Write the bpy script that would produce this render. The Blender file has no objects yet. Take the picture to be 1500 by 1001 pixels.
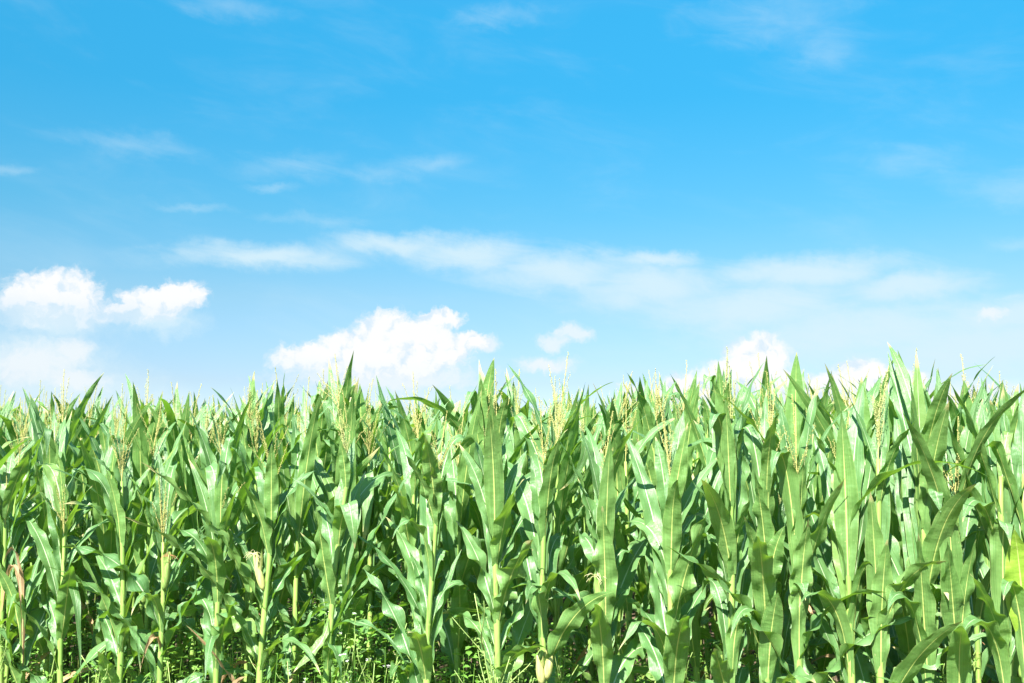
import bpy, math, random
import numpy as np
from mathutils import Vector, Matrix, noise as mnoise

R = math.radians
PI = math.pi
C = bpy.context.scene.collection
scene = bpy.context.scene

# ------------------------------------------------------------------ camera
FPX = 1458.0                      # focal length in photo pixels (1500 wide)
CAM_H = 1.65
PITCH = math.atan((652 - 500.5) / FPX)
cd = bpy.data.cameras.new("camera")
cd.sensor_width = 36.0
cd.lens = 36.0 * FPX / 1500.0
cd.clip_start = 0.05
cd.clip_end = 5000
cam = bpy.data.objects.new("camera", cd)
C.objects.link(cam)
cam.location = (0, 0, CAM_H)
cam.rotation_euler = (PI / 2 + PITCH, 0, 0)
scene.camera = cam
CP, SP = math.cos(PITCH), math.sin(PITCH)


def pixdir(px, py):
    x = (px - 750) / FPX
    v = -(py - 500.5) / FPX
    return Vector((x, CP - v * SP, SP + v * CP))


def world_at(px, py, depth):
    """point seen at photo pixel (px,py) whose world y is depth"""
    d = pixdir(px, py)
    return Vector((d.x / d.y * depth, depth, CAM_H + d.z / d.y * depth))


# ------------------------------------------------------------------ light
SUN_EL, SUN_AZ = 43.0, 202.0      # degrees; azimuth clockwise from +Y (180 = behind the camera)
sd = bpy.data.lights.new("sun", 'SUN')
sd.energy = 5.0
sd.angle = R(0.53)
sd.color = (1.0, 0.965, 0.90)
sun = bpy.data.objects.new("sun", sd)
C.objects.link(sun)
sdir = Vector((math.sin(R(SUN_AZ)) * math.cos(R(SUN_EL)), math.cos(R(SUN_AZ)) * math.cos(R(SUN_EL)), math.sin(R(SUN_EL))))
sun.rotation_euler = sdir.to_track_quat('Z', 'Y').to_euler()
sun.location = (0, 0, 20)

scene.view_settings.view_transform = 'Standard'
scene.view_settings.look = 'None'
scene.view_settings.gamma = 1.0
scene.view_settings.use_curve_mapping = False
EXPO = 2.0
scene.view_settings.exposure = EXPO
scene.cycles.max_bounces = 8
scene.cycles.diffuse_bounces = 3
scene.cycles.transmission_bounces = 5
scene.cycles.transparent_max_bounces = 8

# ------------------------------------------------------------------ node helper
class NT:
    def __init__(self, tree):
        self.t = tree
        self.n = tree.nodes
        self.l = tree.links

    def _in(self, sock, v):
        if v is None:
            return
        if isinstance(v, bpy.types.NodeSocket):
            self.l.new(v, sock)
        else:
            if isinstance(v, (tuple, list)) and sock.type == 'RGBA' and len(v) == 3:
                v = (*v, 1)
            sock.default_value = v

    def math(self, op, a, b=None, c=None, clamp=False):
        n = self.n.new('ShaderNodeMath'); n.operation = op; n.use_clamp = clamp
        for i, v in enumerate((a, b, c)):
            if v is not None:
                self._in(n.inputs[i], v)
        return n.outputs[0]

    def vmath(self, op, a, b=None, out=0):
        n = self.n.new('ShaderNodeVectorMath'); n.operation = op
        self._in(n.inputs[0], a)
        if b is not None:
            self._in(n.inputs[1], b)
        return n.outputs['Value'] if out == 'v' else n.outputs[0]

    def mix(self, f, a, b, mode='MIX'):
        n = self.n.new('ShaderNodeMix'); n.data_type = 'RGBA'; n.blend_type = mode
        self._in(n.inputs['Factor'], f)
        self._in(n.inputs[6], a); self._in(n.inputs[7], b)
        return n.outputs[2]

    def smooth(self, v, lo, hi, olo=0.0, ohi=1.0, kind='SMOOTHSTEP'):
        n = self.n.new('ShaderNodeMapRange'); n.interpolation_type = kind
        self._in(n.inputs[0], v)
        self._in(n.inputs[1], lo); self._in(n.inputs[2], hi)
        self._in(n.inputs[3], olo); self._in(n.inputs[4], ohi)
        return n.outputs[0]

    def noise(self, vec, scale, detail=4.0, rough=0.5, dist=0.0, color=False, lac=2.0):
        n = self.n.new('ShaderNodeTexNoise')
        self._in(n.inputs['Vector'], vec)
        n.inputs['Scale'].default_value = scale
        n.inputs['Detail'].default_value = detail
        n.inputs['Roughness'].default_value = rough
        n.inputs['Distortion'].default_value = dist
        n.inputs['Lacunarity'].default_value = lac
        return n.outputs['Color' if color else 'Fac']

    def sep(self, v):
        n = self.n.new('ShaderNodeSeparateXYZ'); self._in(n.inputs[0], v)
        return n.outputs

    def comb(self, x, y, z=0.0):
        n = self.n.new('ShaderNodeCombineXYZ')
        for i, v in enumerate((x, y, z)):
            self._in(n.inputs[i], v)
        return n.outputs[0]


# ------------------------------------------------------------------ world: sky with clouds
world = bpy.data.worlds.new("World")
scene.world = world
world.use_nodes = True
world.node_tree.nodes.clear()
W = NT(world.node_tree)
SKY_STRENGTH = 0.13
sky = W.n.new('ShaderNodeTexSky')
sky.sky_type = 'NISHITA'
sky.sun_disc = False
sky.sun_elevation = R(SUN_EL)
sky.sun_rotation = R(SUN_AZ)
sky.altitude = 200
sky.air_density = 1.0
sky.dust_density = 0.6
sky.ozone_density = 1.6
tc = W.n.new('ShaderNodeTexCoord')
dirv = W.vmath('NORMALIZE', tc.outputs['Generated'])
dx, dy, dz = W.sep(dirv)
az = W.math('MULTIPLY', W.math('ARCTAN2', dx, dy), 180 / PI)          # degrees right of the view axis
el = W.math('MULTIPLY', W.math('ARCSINE', dz), 180 / PI)
P = W.comb(az, el)


def azel(px, py):
    d = pixdir(px, py).normalized()
    return math.degrees(math.atan2(d.x, d.y)), math.degrees(math.asin(d.z))


DPP = math.degrees(1 / FPX)


def blobs(pt, lst, rot=0.0):
    """highest value of 1-|p-c|/s over soft ellipses given in photo pixels"""
    cur = None
    for (px, py, w, h) in lst:
        a, e = azel(px, py)
        v = W.vmath('SUBTRACT', pt, (a, e, 0))
        v = W.vmath('MULTIPLY', v, (1 / (w * DPP), 1 / (h * DPP), 0))
        ln = W.vmath('LENGTH', v, out='v')
        if cur is None:
            cur = ln
        else:
            n = W.math('SMOOTH_MIN', cur, ln, 0.25)
            cur = n
    return W.math('SUBTRACT', 1.0, cur)


def warp(pt, scale, amp, detail=5.0, rough=0.6):
    c = W.noise(pt, scale, detail, rough, color=True)
    c = W.vmath('SUBTRACT', c, (0.5, 0.5, 0.5))
    c = W.vmath('MULTIPLY', c, (amp, amp, 0))
    return W.vmath('ADD', pt, c)


Pw = warp(P, 0.55, 1.9, 6.0, 0.62)
Pw2 = warp(Pw, 2.2, 0.45, 4.0, 0.6)
# crisp heaped clouds
CUM = [
    (80, 434, 72, 42), (40, 452, 56, 34), (112, 454, 50, 36),
    (262, 430, 42, 28), (225, 448, 54, 30), (185, 460, 42, 18),
    (565, 484, 56, 38), (520, 508, 70, 34), (612, 498, 62, 42), (460, 526, 74, 26), (645, 466, 44, 17), (645, 510, 60, 34), (690, 498, 30, 16), (560, 530, 130, 30),
    (1112, 522, 54, 36), (1078, 548, 66, 32), (1140, 560, 50, 26), (1010, 566, 62, 26), (945, 582, 50, 24),
    (1262, 550, 52, 28), (1310, 562, 60, 26), (1215, 568, 44, 22), (1230, 596, 90, 18), (1360, 590, 90, 20)]
cum = blobs(Pw2, CUM)
# every heap thins out towards its own base level
def elp(py):
    return azel(750, py)[1]


def azp(px):
    return azel(px, 500)[0]


base_el = W.math('ADD', W.smooth(az, azp(330), azp(400), elp(482), elp(556)), W.smooth(az, azp(850), azp(930), 0.0, elp(608) - elp(556)))
low = W.smooth(W.math('SUBTRACT', W.sep(Pw)[1], base_el), -1.5, 1.5, 1.0, 0.0)
cfine = W.noise(Pw, 1.9, 7.0, 0.66)
mid = blobs(Pw2, [(50, 532, 84, 36), (108, 512, 34, 24), (110, 560, 60, 24), (838, 486, 38, 18), (812, 500, 36, 16), (1450, 463, 26, 13), (800, 534, 50, 14),
                  (705, 500, 30, 16), (1400, 585, 120, 30), (1170, 585, 160, 30), (560, 555, 200, 26)])
mid_a = W.math('MULTIPLY', W.smooth(W.math('ADD', mid, W.math('MULTIPLY', W.math('SUBTRACT', cfine, 0.5), 0.8)), -0.05, 0.75), 0.72)
cumd = W.math('ADD', cum, W.math('MULTIPLY', W.math('SUBTRACT', cfine, 0.5), 0.70))
cum_a = W.math('MULTIPLY', W.math('MULTIPLY', W.smooth(cumd, -0.04, 0.42), W.math('SUBTRACT', 1.0, W.math('MULTIPLY', low, 0.92))), 0.96)
# the hazy lower halves of those clouds and the pale heaps near the horizon
soft = blobs(Pw, [
    (80, 470, 95, 38), (235, 470, 80, 30), (580, 535, 180, 42), (60, 525, 130, 60), (90, 570, 170, 56), (70, 515, 60, 34), (110, 515, 36, 20),
    (1100, 590, 220, 44), (1330, 600, 240, 48), (800, 530, 66, 16), (240, 585, 70, 22), (700, 500, 40, 18), (560, 590, 300, 26), (130, 600, 220, 40),
])
soft_a = W.math('MULTIPLY', W.smooth(W.math('ADD', soft, W.math('MULTIPLY', W.math('SUBTRACT', cfine, 0.5), 0.5)), 0.0, 0.85), 0.74)
# high thin veils, stretched along their drift
tilt = W.comb(W.math('ADD', W.math('MULTIPLY', az, 0.24), W.math('MULTIPLY', el, -0.05)),
              W.math('ADD', W.math('MULTIPLY', el, 0.75), W.math('MULTIPLY', az, 0.12)), 3.0)
Pv = warp(P, 0.16, 2.6, 6.0, 0.66)
veil = blobs(Pv, [
    (580, 360, 120, 24), (680, 372, 140, 32), (820, 396, 150, 40), (960, 420, 170, 48), (1100, 452, 200, 50),
    (1260, 488, 260, 54), (1440, 512, 280, 56), (1480, 470, 160, 40), (1180, 400, 170, 30), (400, 378, 150, 26), (1330, 425, 120, 26), (960, 380, 90, 16),
])
fib = W.noise(tilt, 1.1, 8.0, 0.62, 0.5)
veil_a = W.math('MULTIPLY', W.smooth(W.math('ADD', veil, W.math('MULTIPLY', W.math('SUBTRACT', fib, 0.5), 1.0)), -0.20, 0.90), 0.86)
wisp = blobs(Pv, [
    (1130, 20, 170, 50), (1195, 60, 80, 50), (1485, 264, 100, 34), (1330, 238, 90, 34), (400, 272, 46, 8), (190, 208, 130, 20),
    (20, 248, 70, 10), (280, 298, 90, 10), (430, 240, 110, 30), (330, 12, 110, 26), (560, 250, 90, 20), (1480, 436, 60, 5), (1490, 350, 50, 16),
    (730, 30, 110, 22), (320, 380, 190, 24), (640, 240, 90, 20), (470, 320, 120, 14),
])
wisp_a = W.math('MULTIPLY', W.smooth(W.math('ADD', wisp, W.math('MULTIPLY', W.math('SUBTRACT', fib, 0.5), 1.6)), 0.0, 1.3), 0.27)
# broad, barely visible veil everywhere
broad = W.math('MULTIPLY', W.smooth(W.noise(W.vmath('ADD', tilt, (7, 3, 1)), 0.42, 6.0, 0.6, 0.4), 0.45, 0.9), 0.18)

# clear-sky colour: the Nishita sky, graded to the deep clean blue of a dry summer day
hs = W.n.new('ShaderNodeHueSaturation')
hs.inputs['Saturation'].default_value = 1.0
W.l.new(sky.outputs[0], hs.inputs['Color'])
cr = W.n.new('ShaderNodeValToRGB')
W._in(cr.inputs[0], W.smooth(el, 0.0, 60.0, kind='LINEAR'))
GR = [(0.0, (0.31, 0.40, 0.56)), (3.5, (0.275, 0.316, 0.396)), (8.3, (0.270, 0.370, 0.385)), (13, (0.165, 0.418, 0.445)),
      (19.5, (0.092, 0.50, 0.56)), (24, (0.098, 0.59, 0.65)), (36, (0.30, 0.72, 0.80)), (60, (0.60, 0.80, 0.88))]
while len(cr.color_ramp.elements) < len(GR):
    cr.color_ramp.elements.new(0.5)
for e_, (dg, cl_) in zip(cr.color_ramp.elements, GR):
    e_.position = dg / 60.0
for e_, (dg, cl_) in zip(cr.color_ramp.elements, GR):
    e_.color = (*[q * (0.71 if dg < 30 else 0.8) for q in cl_], 1)
grade = cr.outputs[0]
clear = W.mix(1.0, hs.outputs[0], grade, 'MULTIPLY')
CL = 1.0 / (SKY_STRENGTH * 2 ** EXPO)          # what shows as display white
white = (1.02 * CL, 1.02 * CL, 1.03 * CL)
pale = (0.72 * CL, 0.905 * CL, 0.99 * CL)
c = W.mix(broad, clear, pale)
c = W.mix(wisp_a, c, pale)
c = W.mix(veil_a, c, pale)
c = W.mix(soft_a, c, (0.75 * CL, 0.92 * CL, 1.0 * CL))
lump = W.noise(W.vmath('ADD', Pw, (0.35, -0.5, 0)), 0.75, 4.0, 0.55)
lit = W.math('ADD', W.math('MULTIPLY', W.math('SUBTRACT', W.noise(Pw, 0.75, 4.0, 0.55), lump), 2.2), W.math('MULTIPLY', cum, 0.35))
lit = W.math('SUBTRACT', lit, W.math('MULTIPLY', low, 0.55))
shade = W.smooth(lit, -0.30, 0.20)
cc = W.mix(shade, (0.74 * CL, 0.88 * CL, 0.99 * CL), white)
c = W.mix(mid_a, c, (0.93 * CL, 0.97 * CL, 1.0 * CL))
c = W.mix(cum_a, c, cc)
bg = W.n.new('ShaderNodeBackground')
W.l.new(c, bg.inputs['Color'])
bg.inputs['Strength'].default_value = SKY_STRENGTH
wo = W.n.new('ShaderNodeOutputWorld')
W.l.new(bg.outputs[0], wo.inputs['Surface'])


# ------------------------------------------------------------------ materials
def new_mat(name):
    m = bpy.data.materials.new(name)
    m.use_nodes = True
    m.node_tree.nodes.clear()
    t = NT(m.node_tree)
    out = t.n.new('ShaderNodeOutputMaterial')
    return m, t, out


def leaf_material(name, dry=False, bright=False):
    m, t, out = new_mat(name)
    uv = t.n.new('ShaderNodeUVMap'); uv.uv_map = 'UVMap'
    u, v, _ = t.sep(uv.outputs[0])
    au = t.math('MULTIPLY', t.math('ABSOLUTE', t.math('SUBTRACT', u, 0.5)), 2.0)
    oi = t.n.new('ShaderNodeObjectInfo')
    rnd = oi.outputs['Random']
    geo = t.n.new('ShaderNodeNewGeometry')
    back = geo.outputs['Backfacing']
    gpos = geo.outputs['Position']
    big = t.noise(gpos, 3.0, 3.0, 0.5)
    # stripes of the parallel veins
    sv = t.comb(t.math('MULTIPLY', u, 34.0), t.math('MULTIPLY', v, 1.2), t.math('MULTIPLY', rnd, 40.0))
    vein = t.noise(sv, 1.0, 3.0, 0.6)
    fine = t.math('SINE', t.math('MULTIPLY', u, 150.0))
    rib_w = t.math('MULTIPLY_ADD', v, -0.072, 0.098)
    rib = t.smooth(au, t.math('MULTIPLY', rib_w, 0.55), rib_w, 1.0, 0.0)
    if dry:
        top = t.mix(big, (0.40, 0.27, 0.13), (0.55, 0.42, 0.24))
        top = t.mix(vein, top, (0.28, 0.16, 0.08))
        bot = top
        rcol_f = rcol_b = (0.62, 0.50, 0.32)
        tl = (0.55, 0.33, 0.12)
    else:
        k = t.math('ADD', t.math('MULTIPLY', rnd, 0.6), t.math('MULTIPLY', big, 0.4))
        top = t.mix(k, (0.046, 0.132, 0.038), (0.128, 0.240, 0.068))
        top = t.mix(t.smooth(vein, 0.40, 0.62), top, (0.105, 0.215, 0.075))
        top = t.mix(t.smooth(rnd, 0.90, 0.97, 0.0, 0.5), top, (0.17, 0.26, 0.05))
        bot0 = t.mix(t.smooth(vein, 0.42, 0.60), (0.075, 0.170, 0.040), (0.150, 0.270, 0.072))
        bot = t.mix(k, (0.088, 0.190, 0.045), (0.165, 0.290, 0.080))
        bot = t.mix(0.5, bot, bot0)
        if bright:
            top = t.mix(0.65, top, (0.24, 0.38, 0.045)); bot = t.mix(0.75, bot, (0.26, 0.42, 0.035))
        rcol_f = (0.40, 0.50, 0.28)
        rcol_b = (0.42, 0.50, 0.14)
        tl = t.mix(k, (0.19, 0.46, 0.02), (0.36, 0.60, 0.04))
    cf = t.mix(rib, top, rcol_f)
    cb = t.mix(rib, bot, rcol_b)
    col = t.mix(back, cf, cb)
    # slightly dry margins and a few flecks
    if not dry:
        fl = t.smooth(t.noise(gpos, 90.0, 2.0, 0.5), 0.70, 0.78)
        col = t.mix(t.math('MULTIPLY', fl, 0.35), col, (0.42, 0.42, 0.2))
        edge = t.math('MULTIPLY', t.smooth(au, 0.955, 0.995), 0.45)
        col = t.mix(edge, col, (0.40, 0.46, 0.16))
        hole = t.smooth(t.noise(t.comb(t.math('MULTIPLY', u, 5.0), t.math('MULTIPLY', v, 46.0), t.math('MULTIPLY', rnd, 90.0)), 1.0, 2.0, 0.6), 0.70, 0.74)
        col = t.mix(t.math('MULTIPLY', hole, 0.55), col, (0.36, 0.36, 0.16))
        tipd = t.math('MULTIPLY', t.smooth(t.math('ADD', v, t.math('MULTIPLY', t.math('SUBTRACT', rnd, 0.5), 0.16)), 0.94, 1.0), 0.85)
        col = t.mix(tipd, col, (0.50, 0.42, 0.20))
    b = t.n.new('ShaderNodeBsdfPrincipled')
    t._in(b.inputs['Base Color'], col)
    rough = t.math('ADD', t.math('MULTIPLY', t.noise(gpos, 24.0, 3.0, 0.6), 0.26), t.mix(back, (0.29,) * 3, (0.28,) * 3) if not dry else 0.6)
    t._in(b.inputs['Roughness'], rough)
    b.inputs['Specular IOR Level'].default_value = 0.58 if not dry else 0.2
    hgt = t.math('ADD', t.math('MULTIPLY', fine, 0.10), t.math('ADD', t.math('MULTIPLY', vein, 0.55), t.math('MULTIPLY', rib, 1.2)))
    hgt = t.math('ADD', hgt, t.math('MULTIPLY', t.noise(t.comb(t.math('MULTIPLY', u, 1.6), t.math('MULTIPLY', v, 16.0), t.math('MULTIPLY', rnd, 70)), 1.0, 2.0, 0.5), 2.6))
    bp = t.n.new('ShaderNodeBump')
    bp.inputs['Strength'].default_value = 0.5
    bp.inputs['Distance'].default_value = 0.0036
    t._in(bp.inputs['Height'], hgt)
    t.l.new(bp.outputs[0], b.inputs['Normal'])
    tr = t.n.new('ShaderNodeBsdfTranslucent')
    t._in(tr.inputs['Color'], tl)
    mx = t.n.new('ShaderNodeMixShader')
    mx.inputs[0].default_value = 0.26 if not dry else 0.2
    t._in(mx.inputs[0], t.math('MULTIPLY', t.math('SUBTRACT', 1.0, t.math('MULTIPLY', rib, 0.6)), 0.26 if not dry else 0.2))
    t.l.new(b.outputs[0], mx.inputs[1]); t.l.new(tr.outputs[0], mx.inputs[2])
    t.l.new(mx.outputs[0], out.inputs[0])
    return m


def simple_mat(name, c1, c2, scale=20.0, rough=0.6, spec=0.4, bump=0.3, dist=0.002, trans=0.0, transcol=None, obj_rand=0.0, c3=None, stretch=(1, 1, 1)):
    m, t, out = new_mat(name)
    tcn = t.n.new('ShaderNodeTexCoord')
    vec = t.vmath('MULTIPLY', tcn.outputs['Object'], stretch)
    n = t.noise(vec, scale, 5.0, 0.6)
    f = t.smooth(n, 0.3, 0.7)
    if obj_rand:
        oi = t.n.new('ShaderNodeObjectInfo')
        f = t.math('ADD', t.math('MULTIPLY', f, 1 - obj_rand), t.math('MULTIPLY', oi.outputs['Random'], obj_rand), clamp=True)
    col = t.mix(f, c1, c2)
    if c3:
        col = t.mix(t.smooth(t.noise(vec, scale * 0.23, 4.0, 0.6), 0.52, 0.68), col, c3)
    b = t.n.new('ShaderNodeBsdfPrincipled')
    t._in(b.inputs['Base Color'], col)
    b.inputs['Roughness'].default_value = rough
    b.inputs['Specular IOR Level'].default_value = spec
    bp = t.n.new('ShaderNodeBump'); bp.inputs['Strength'].default_value = bump; bp.inputs['Distance'].default_value = dist
    t.l.new(n, bp.inputs['Height']); t.l.new(bp.outputs[0], b.inputs['Normal'])
    if trans:
        tr = t.n.new('ShaderNodeBsdfTranslucent'); t._in(tr.inputs['Color'], transcol or c2)
        mx = t.n.new('ShaderNodeMixShader'); mx.inputs[0].default_value = trans
        t.l.new(b.outputs[0], mx.inputs[1]); t.l.new(tr.outputs[0], mx.inputs[2])
        t.l.new(mx.outputs[0], out.inputs[0])
    else:
        t.l.new(b.outputs[0], out.inputs[0])
    return m


M_LEAF = leaf_material('corn_leaf')
M_BRIGHT = leaf_material('young_corn_leaf', bright=True)
M_DRY = leaf_material('dry_corn_leaf', dry=True)
M_STALK = simple_mat('corn_stalk', (0.15, 0.25, 0.045), (0.28, 0.34, 0.09), 9.0, 0.45, 0.45, 0.2, 0.001, obj_rand=0.4, stretch=(3, 3, 0.5))
M_SHEATH = simple_mat('leaf_sheath', (0.13, 0.25, 0.045), (0.26, 0.37, 0.09), 9.0, 0.42, 0.5, 0.5, 0.0015, obj_rand=0.5, stretch=(6, 6, 0.4))
M_TASSEL = simple_mat('corn_tassel', (0.31, 0.30, 0.085), (0.46, 0.43, 0.16), 60.0, 0.7, 0.25, 0.3, 0.001, 0.15, (0.6, 0.5, 0.2), 0.5)
M_TASSEL_G = simple_mat('fresh_tassel', (0.27, 0.31, 0.09), (0.42, 0.42, 0.17), 60.0, 0.7, 0.25, 0.3, 0.001, 0.15, (0.5, 0.55, 0.2), 0.5)
M_HUSK = simple_mat('ear_husk', (0.15, 0.27, 0.055), (0.32, 0.42, 0.12), 30.0, 0.5, 0.35, 0.6, 0.002, 0.1, (0.5, 0.6, 0.2), stretch=(4, 4, 0.3))
M_HUSK_PALE = simple_mat('pale_ear_husk', (0.36, 0.38, 0.11), (0.50, 0.48, 0.20), 30.0, 0.5, 0.35, 0.6, 0.002, 0.1, (0.5, 0.6, 0.2), stretch=(4, 4, 0.3))
M_SILK = simple_mat('ear_silk', (0.60, 0.58, 0.25), (0.78, 0.70, 0.42), 50.0, 0.5, 0.4, 0.3, 0.001, 0.2)
M_SILK_BROWN = simple_mat('withered_silk', (0.30, 0.13, 0.06), (0.50, 0.26, 0.12), 50.0, 0.6, 0.3, 0.3, 0.001, 0.1)
M_WEED = simple_mat('weed_leaf', (0.075, 0.19, 0.030), (0.17, 0.33, 0.055), 22.0, 0.5, 0.4, 0.3, 0.001, 0.30, (0.30, 0.55, 0.05), 0.3)
M_WEED_PALE = simple_mat('pale_weed_leaf', (0.16, 0.30, 0.07), (0.30, 0.44, 0.12), 22.0, 0.55, 0.35, 0.3, 0.001, 0.30, (0.4, 0.6, 0.1), 0.3)
M_WSTEM = simple_mat('weed_stem', (0.16, 0.26, 0.06), (0.30, 0.38, 0.12), 30.0, 0.6, 0.3, 0.2)
M_FLOWER = simple_mat('weed_blossom', (0.70, 0.72, 0.66), (0.80, 0.80, 0.74), 40.0, 0.7, 0.2, 0.2)
M_SOIL = simple_mat('soil', (0.075, 0.050, 0.032), (0.17, 0.125, 0.085), 6.0, 0.95, 0.1, 1.0, 0.03, c3=(0.06, 0.09, 0.025))


# ------------------------------------------------------------------ mesh helpers
class MB:
    """collects vertices, faces and uvs for ONE mesh"""
    def __init__(self):
        self.v, self.f, self.uv = [], [], []
        self.second = 0               # the first so many faces take the second material

    def add(self, verts, faces, uvs=None):
        o = len(self.v)
        self.v.extend([tuple(p) for p in verts])
        self.f.extend([tuple(i + o for i in fc) for fc in faces])
        self.uv.extend(uvs if uvs is not None else [(0.5, 0.5)] * len(verts))

    def mesh(self, name, mat, smooth=True):
        me = bpy.data.meshes.new(name)
        me.from_pydata(self.v, [], self.f)
        lay = me.uv_layers.new(name='UVMap')
        li = np.empty(len(me.loops), dtype=np.int32)
        me.loops.foreach_get('vertex_index', li)
        uva = np.array(self.uv, dtype=np.float32)[li]
        lay.data.foreach_set('uv', uva.ravel())
        if smooth:
            me.polygons.foreach_set('use_smooth', [True] * len(me.polygons))
        me.materials.append(mat)
        if self.second:
            me.materials.append(M_SHEATH)
            me.polygons.foreach_set('material_index', [1 if i < self.second else 0 for i in range(len(me.polygons))])
        me.update()
        return me


def tube(mb, pts, rad, n=6, cap=True):
    pts = [Vector(p) for p in pts]
    rings = []
    for i, p in enumerate(pts):
        t = (pts[min(i + 1, len(pts) - 1)] - pts[max(i - 1, 0)])
        t = t.normalized() if t.length > 1e-9 else Vector((0, 0, 1))
        a = Vector((1, 0, 0)) if abs(t.x) < 0.8 else Vector((0, 1, 0))
        b1 = t.cross(a).normalized(); b2 = t.cross(b1)
        r = rad[i] if isinstance(rad, (list, tuple)) else rad
        rings.append([p + (b1 * math.cos(2 * PI * k / n) + b2 * math.sin(2 * PI * k / n)) * r for k in range(n)])
    vs = [q for rg in rings for q in rg]
    fs = []
    for i in range(len(pts) - 1):
        for k in range(n):
            a0 = i * n + k; a1 = i * n + (k + 1) % n
            fs.append((a0, a1, a1 + n, a0 + n))
    if cap:
        fs.append(tuple(range(n - 1, -1, -1)))
        o = (len(pts) - 1) * n
        fs.append(tuple(o + k for k in range(n)))
    mb.add(vs, fs)


def leaf_width(s, tipk=1.0):
    # narrow collar, broad middle, long drawn-out point
    a = 0.46 + 0.54 * math.sin(min(1.0, s / 0.36) * PI / 2) ** 1.2
    if s > 0.40:
        q = (s - 0.40) / 0.60
        a *= max(0.0, 1 - q ** (1.65 * tipk))
    return a


def ribbon(mb, path, h, width, rng, ns=36, nu=8, fold=0.28, twist=0.0, wave=1.0, roll=0.0, tear=False, tipk=1.0):
    """corn leaf blade along path (list of Vectors); h = heading, horizontal"""
    n = ns
    h = Vector((h.x, h.y, 0))
    h = h.normalized() if h.length > 1e-6 else Vector((0, -1, 0))
    L = sum((path[i + 1] - path[i]).length for i in range(len(path) - 1))
    ph1, ph2, ph3, ph4 = (rng.uniform(0, 6.28) for _ in range(4))
    w1 = rng.uniform(3.2, 5.5); w2 = rng.uniform(3.2, 5.5)
    amp = width * rng.uniform(0.07, 0.16) * wave
    b0 = h.cross(Vector((0, 0, 1)))
    vs, uvs = [], []
    us = [-1 + 2 * j / nu for j in range(nu + 1)]
    for i in range(n + 1):
        s = i / n
        p = path[i]
        t = (path[min(i + 1, n)] - path[max(i - 1, 0)]).normalized()
        b = b0 - t * b0.dot(t)
        if b.length < 1e-4:
            b = Vector((1, 0, 0)) - t * t.x
        b.normalize()
        # adaxial normal with b = t x n
        nn = b.cross(t)
        nn.normalize()
        b = t.cross(nn)
        ang = roll * min(1, s * 3) + twist * s * s
        ca, sa = math.cos(ang), math.sin(ang)
        b_, n_ = b * ca + nn * sa, nn * ca - b * sa
        hw = max(width * 0.5 * leaf_width(s, tipk), 0.0004)
        fo = fold * (1 - 0.75 * min(1, s * 2.2)) + 0.10 * (1 - s)
        env = min(1, s * 5) * (1 - s ** 3)
        for j, u in enumerate(us):
            au = abs(u)
            side = (ph1, w1) if u < 0 else (ph2, w2)
            z = hw * (au * fo)
            z += amp * env * (au ** 1.8) * math.sin(side[1] * 2 * PI * s * (L / 0.62) + side[0])
            z += amp * 0.35 * env * math.sin(2.1 * 2 * PI * s + ph3) * (u * 0.8)
            z += 0.058 * width * min(1, s * 8) * (1 - s) * math.sin(L * 46 * s + ph2 + 2.5 * u + 1.2 * math.sin(9 * s + ph1)) * (1 - abs(2 * au - 1)) * (0.4 + 0.6 * math.sin(5 * s + ph4) ** 2) * 1.6
            z += 0.10 * width * env * math.sin(9 * s * PI + ph4 + u * 2.0) * au * wave
            uu = u * math.sqrt(max(0.1, 1 - (fo * 0.9) ** 2))
            edge = 1.0
            if tear and s > 0.35:
                edge = 1 - 0.10 * max(0, math.sin(40 * s + 3 * u)) * au
            vs.append(p + b_ * (hw * uu * edge) + n_ * z)
            uvs.append(((u + 1) / 2, s))
    fs = []
    m = nu + 1
    for i in range(n):
        for j in range(nu):
            a = i * m + j
            fs.append((a, a + 1, a + 1 + m, a + m))
    mb.add(vs, fs, uvs)


def sheath(mb, z0, z1, base, r, h, n=9):
    """the leaf's sheath hugging the stalk from its node up to the collar"""
    hd = Vector((h.x, h.y, 0)).normalized()
    a0 = math.atan2(hd.y, hd.x)
    vs, uvs, fs = [], [], []
    for k in range(4):
        q = k / 3
        z = z0 + (z1 - z0) * q
        rr = r * (1.16 + 0.12 * q)
        for j in range(n + 1):
            a = a0 + (j / n - 0.5) * 2 * PI * (0.98 - 0.25 * q)
            c_ = base(z)
            vs.append((c_.x + math.cos(a) * rr, c_.y + math.sin(a) * rr, z + (0.02 * math.cos(a - a0) if k == 3 else 0)))
            uvs.append((0.5 + (j / n - 0.5) * 0.26, 0.0))
    for k in range(3):
        for j in range(n):
            a = k * (n + 1) + j
            fs.append((a, a + 1, a + n + 2, a + n + 1))
    mb.add(vs, fs, uvs)
    mb.second = len(mb.f)


def arc_path(p0, hd, L, a0, a1, power, n, kink=None, rng=None, side=0.0):
    """angles from the vertical; kink=(s, extra angle) is a sharp fold"""
    pts = [Vector(p0)]
    b = Vector((0, 0, 1)).cross(hd)
    for i in range(n):
        s = (i + 0.5) / n
        th = a0 + (a1 - a0) * s ** power
        if kink and s > kink[0]:
            th += kink[1] * min(1, (s - kink[0]) / 0.05)
        d = hd * math.sin(th) + Vector((0, 0, 1)) * math.cos(th) + b * (side * s)
        pts.append(pts[-1] + d.normalized() * (L / n))
    return pts


def bez_path(p0, p1, p2, p3, n):
    out = []
    for i in range(n + 1):
        s = i / n
        q = 1 - s
        out.append(p0 * q ** 3 + p1 * 3 * q * q * s + p2 * 3 * q * s * s + p3 * s ** 3)
    return out


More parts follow.
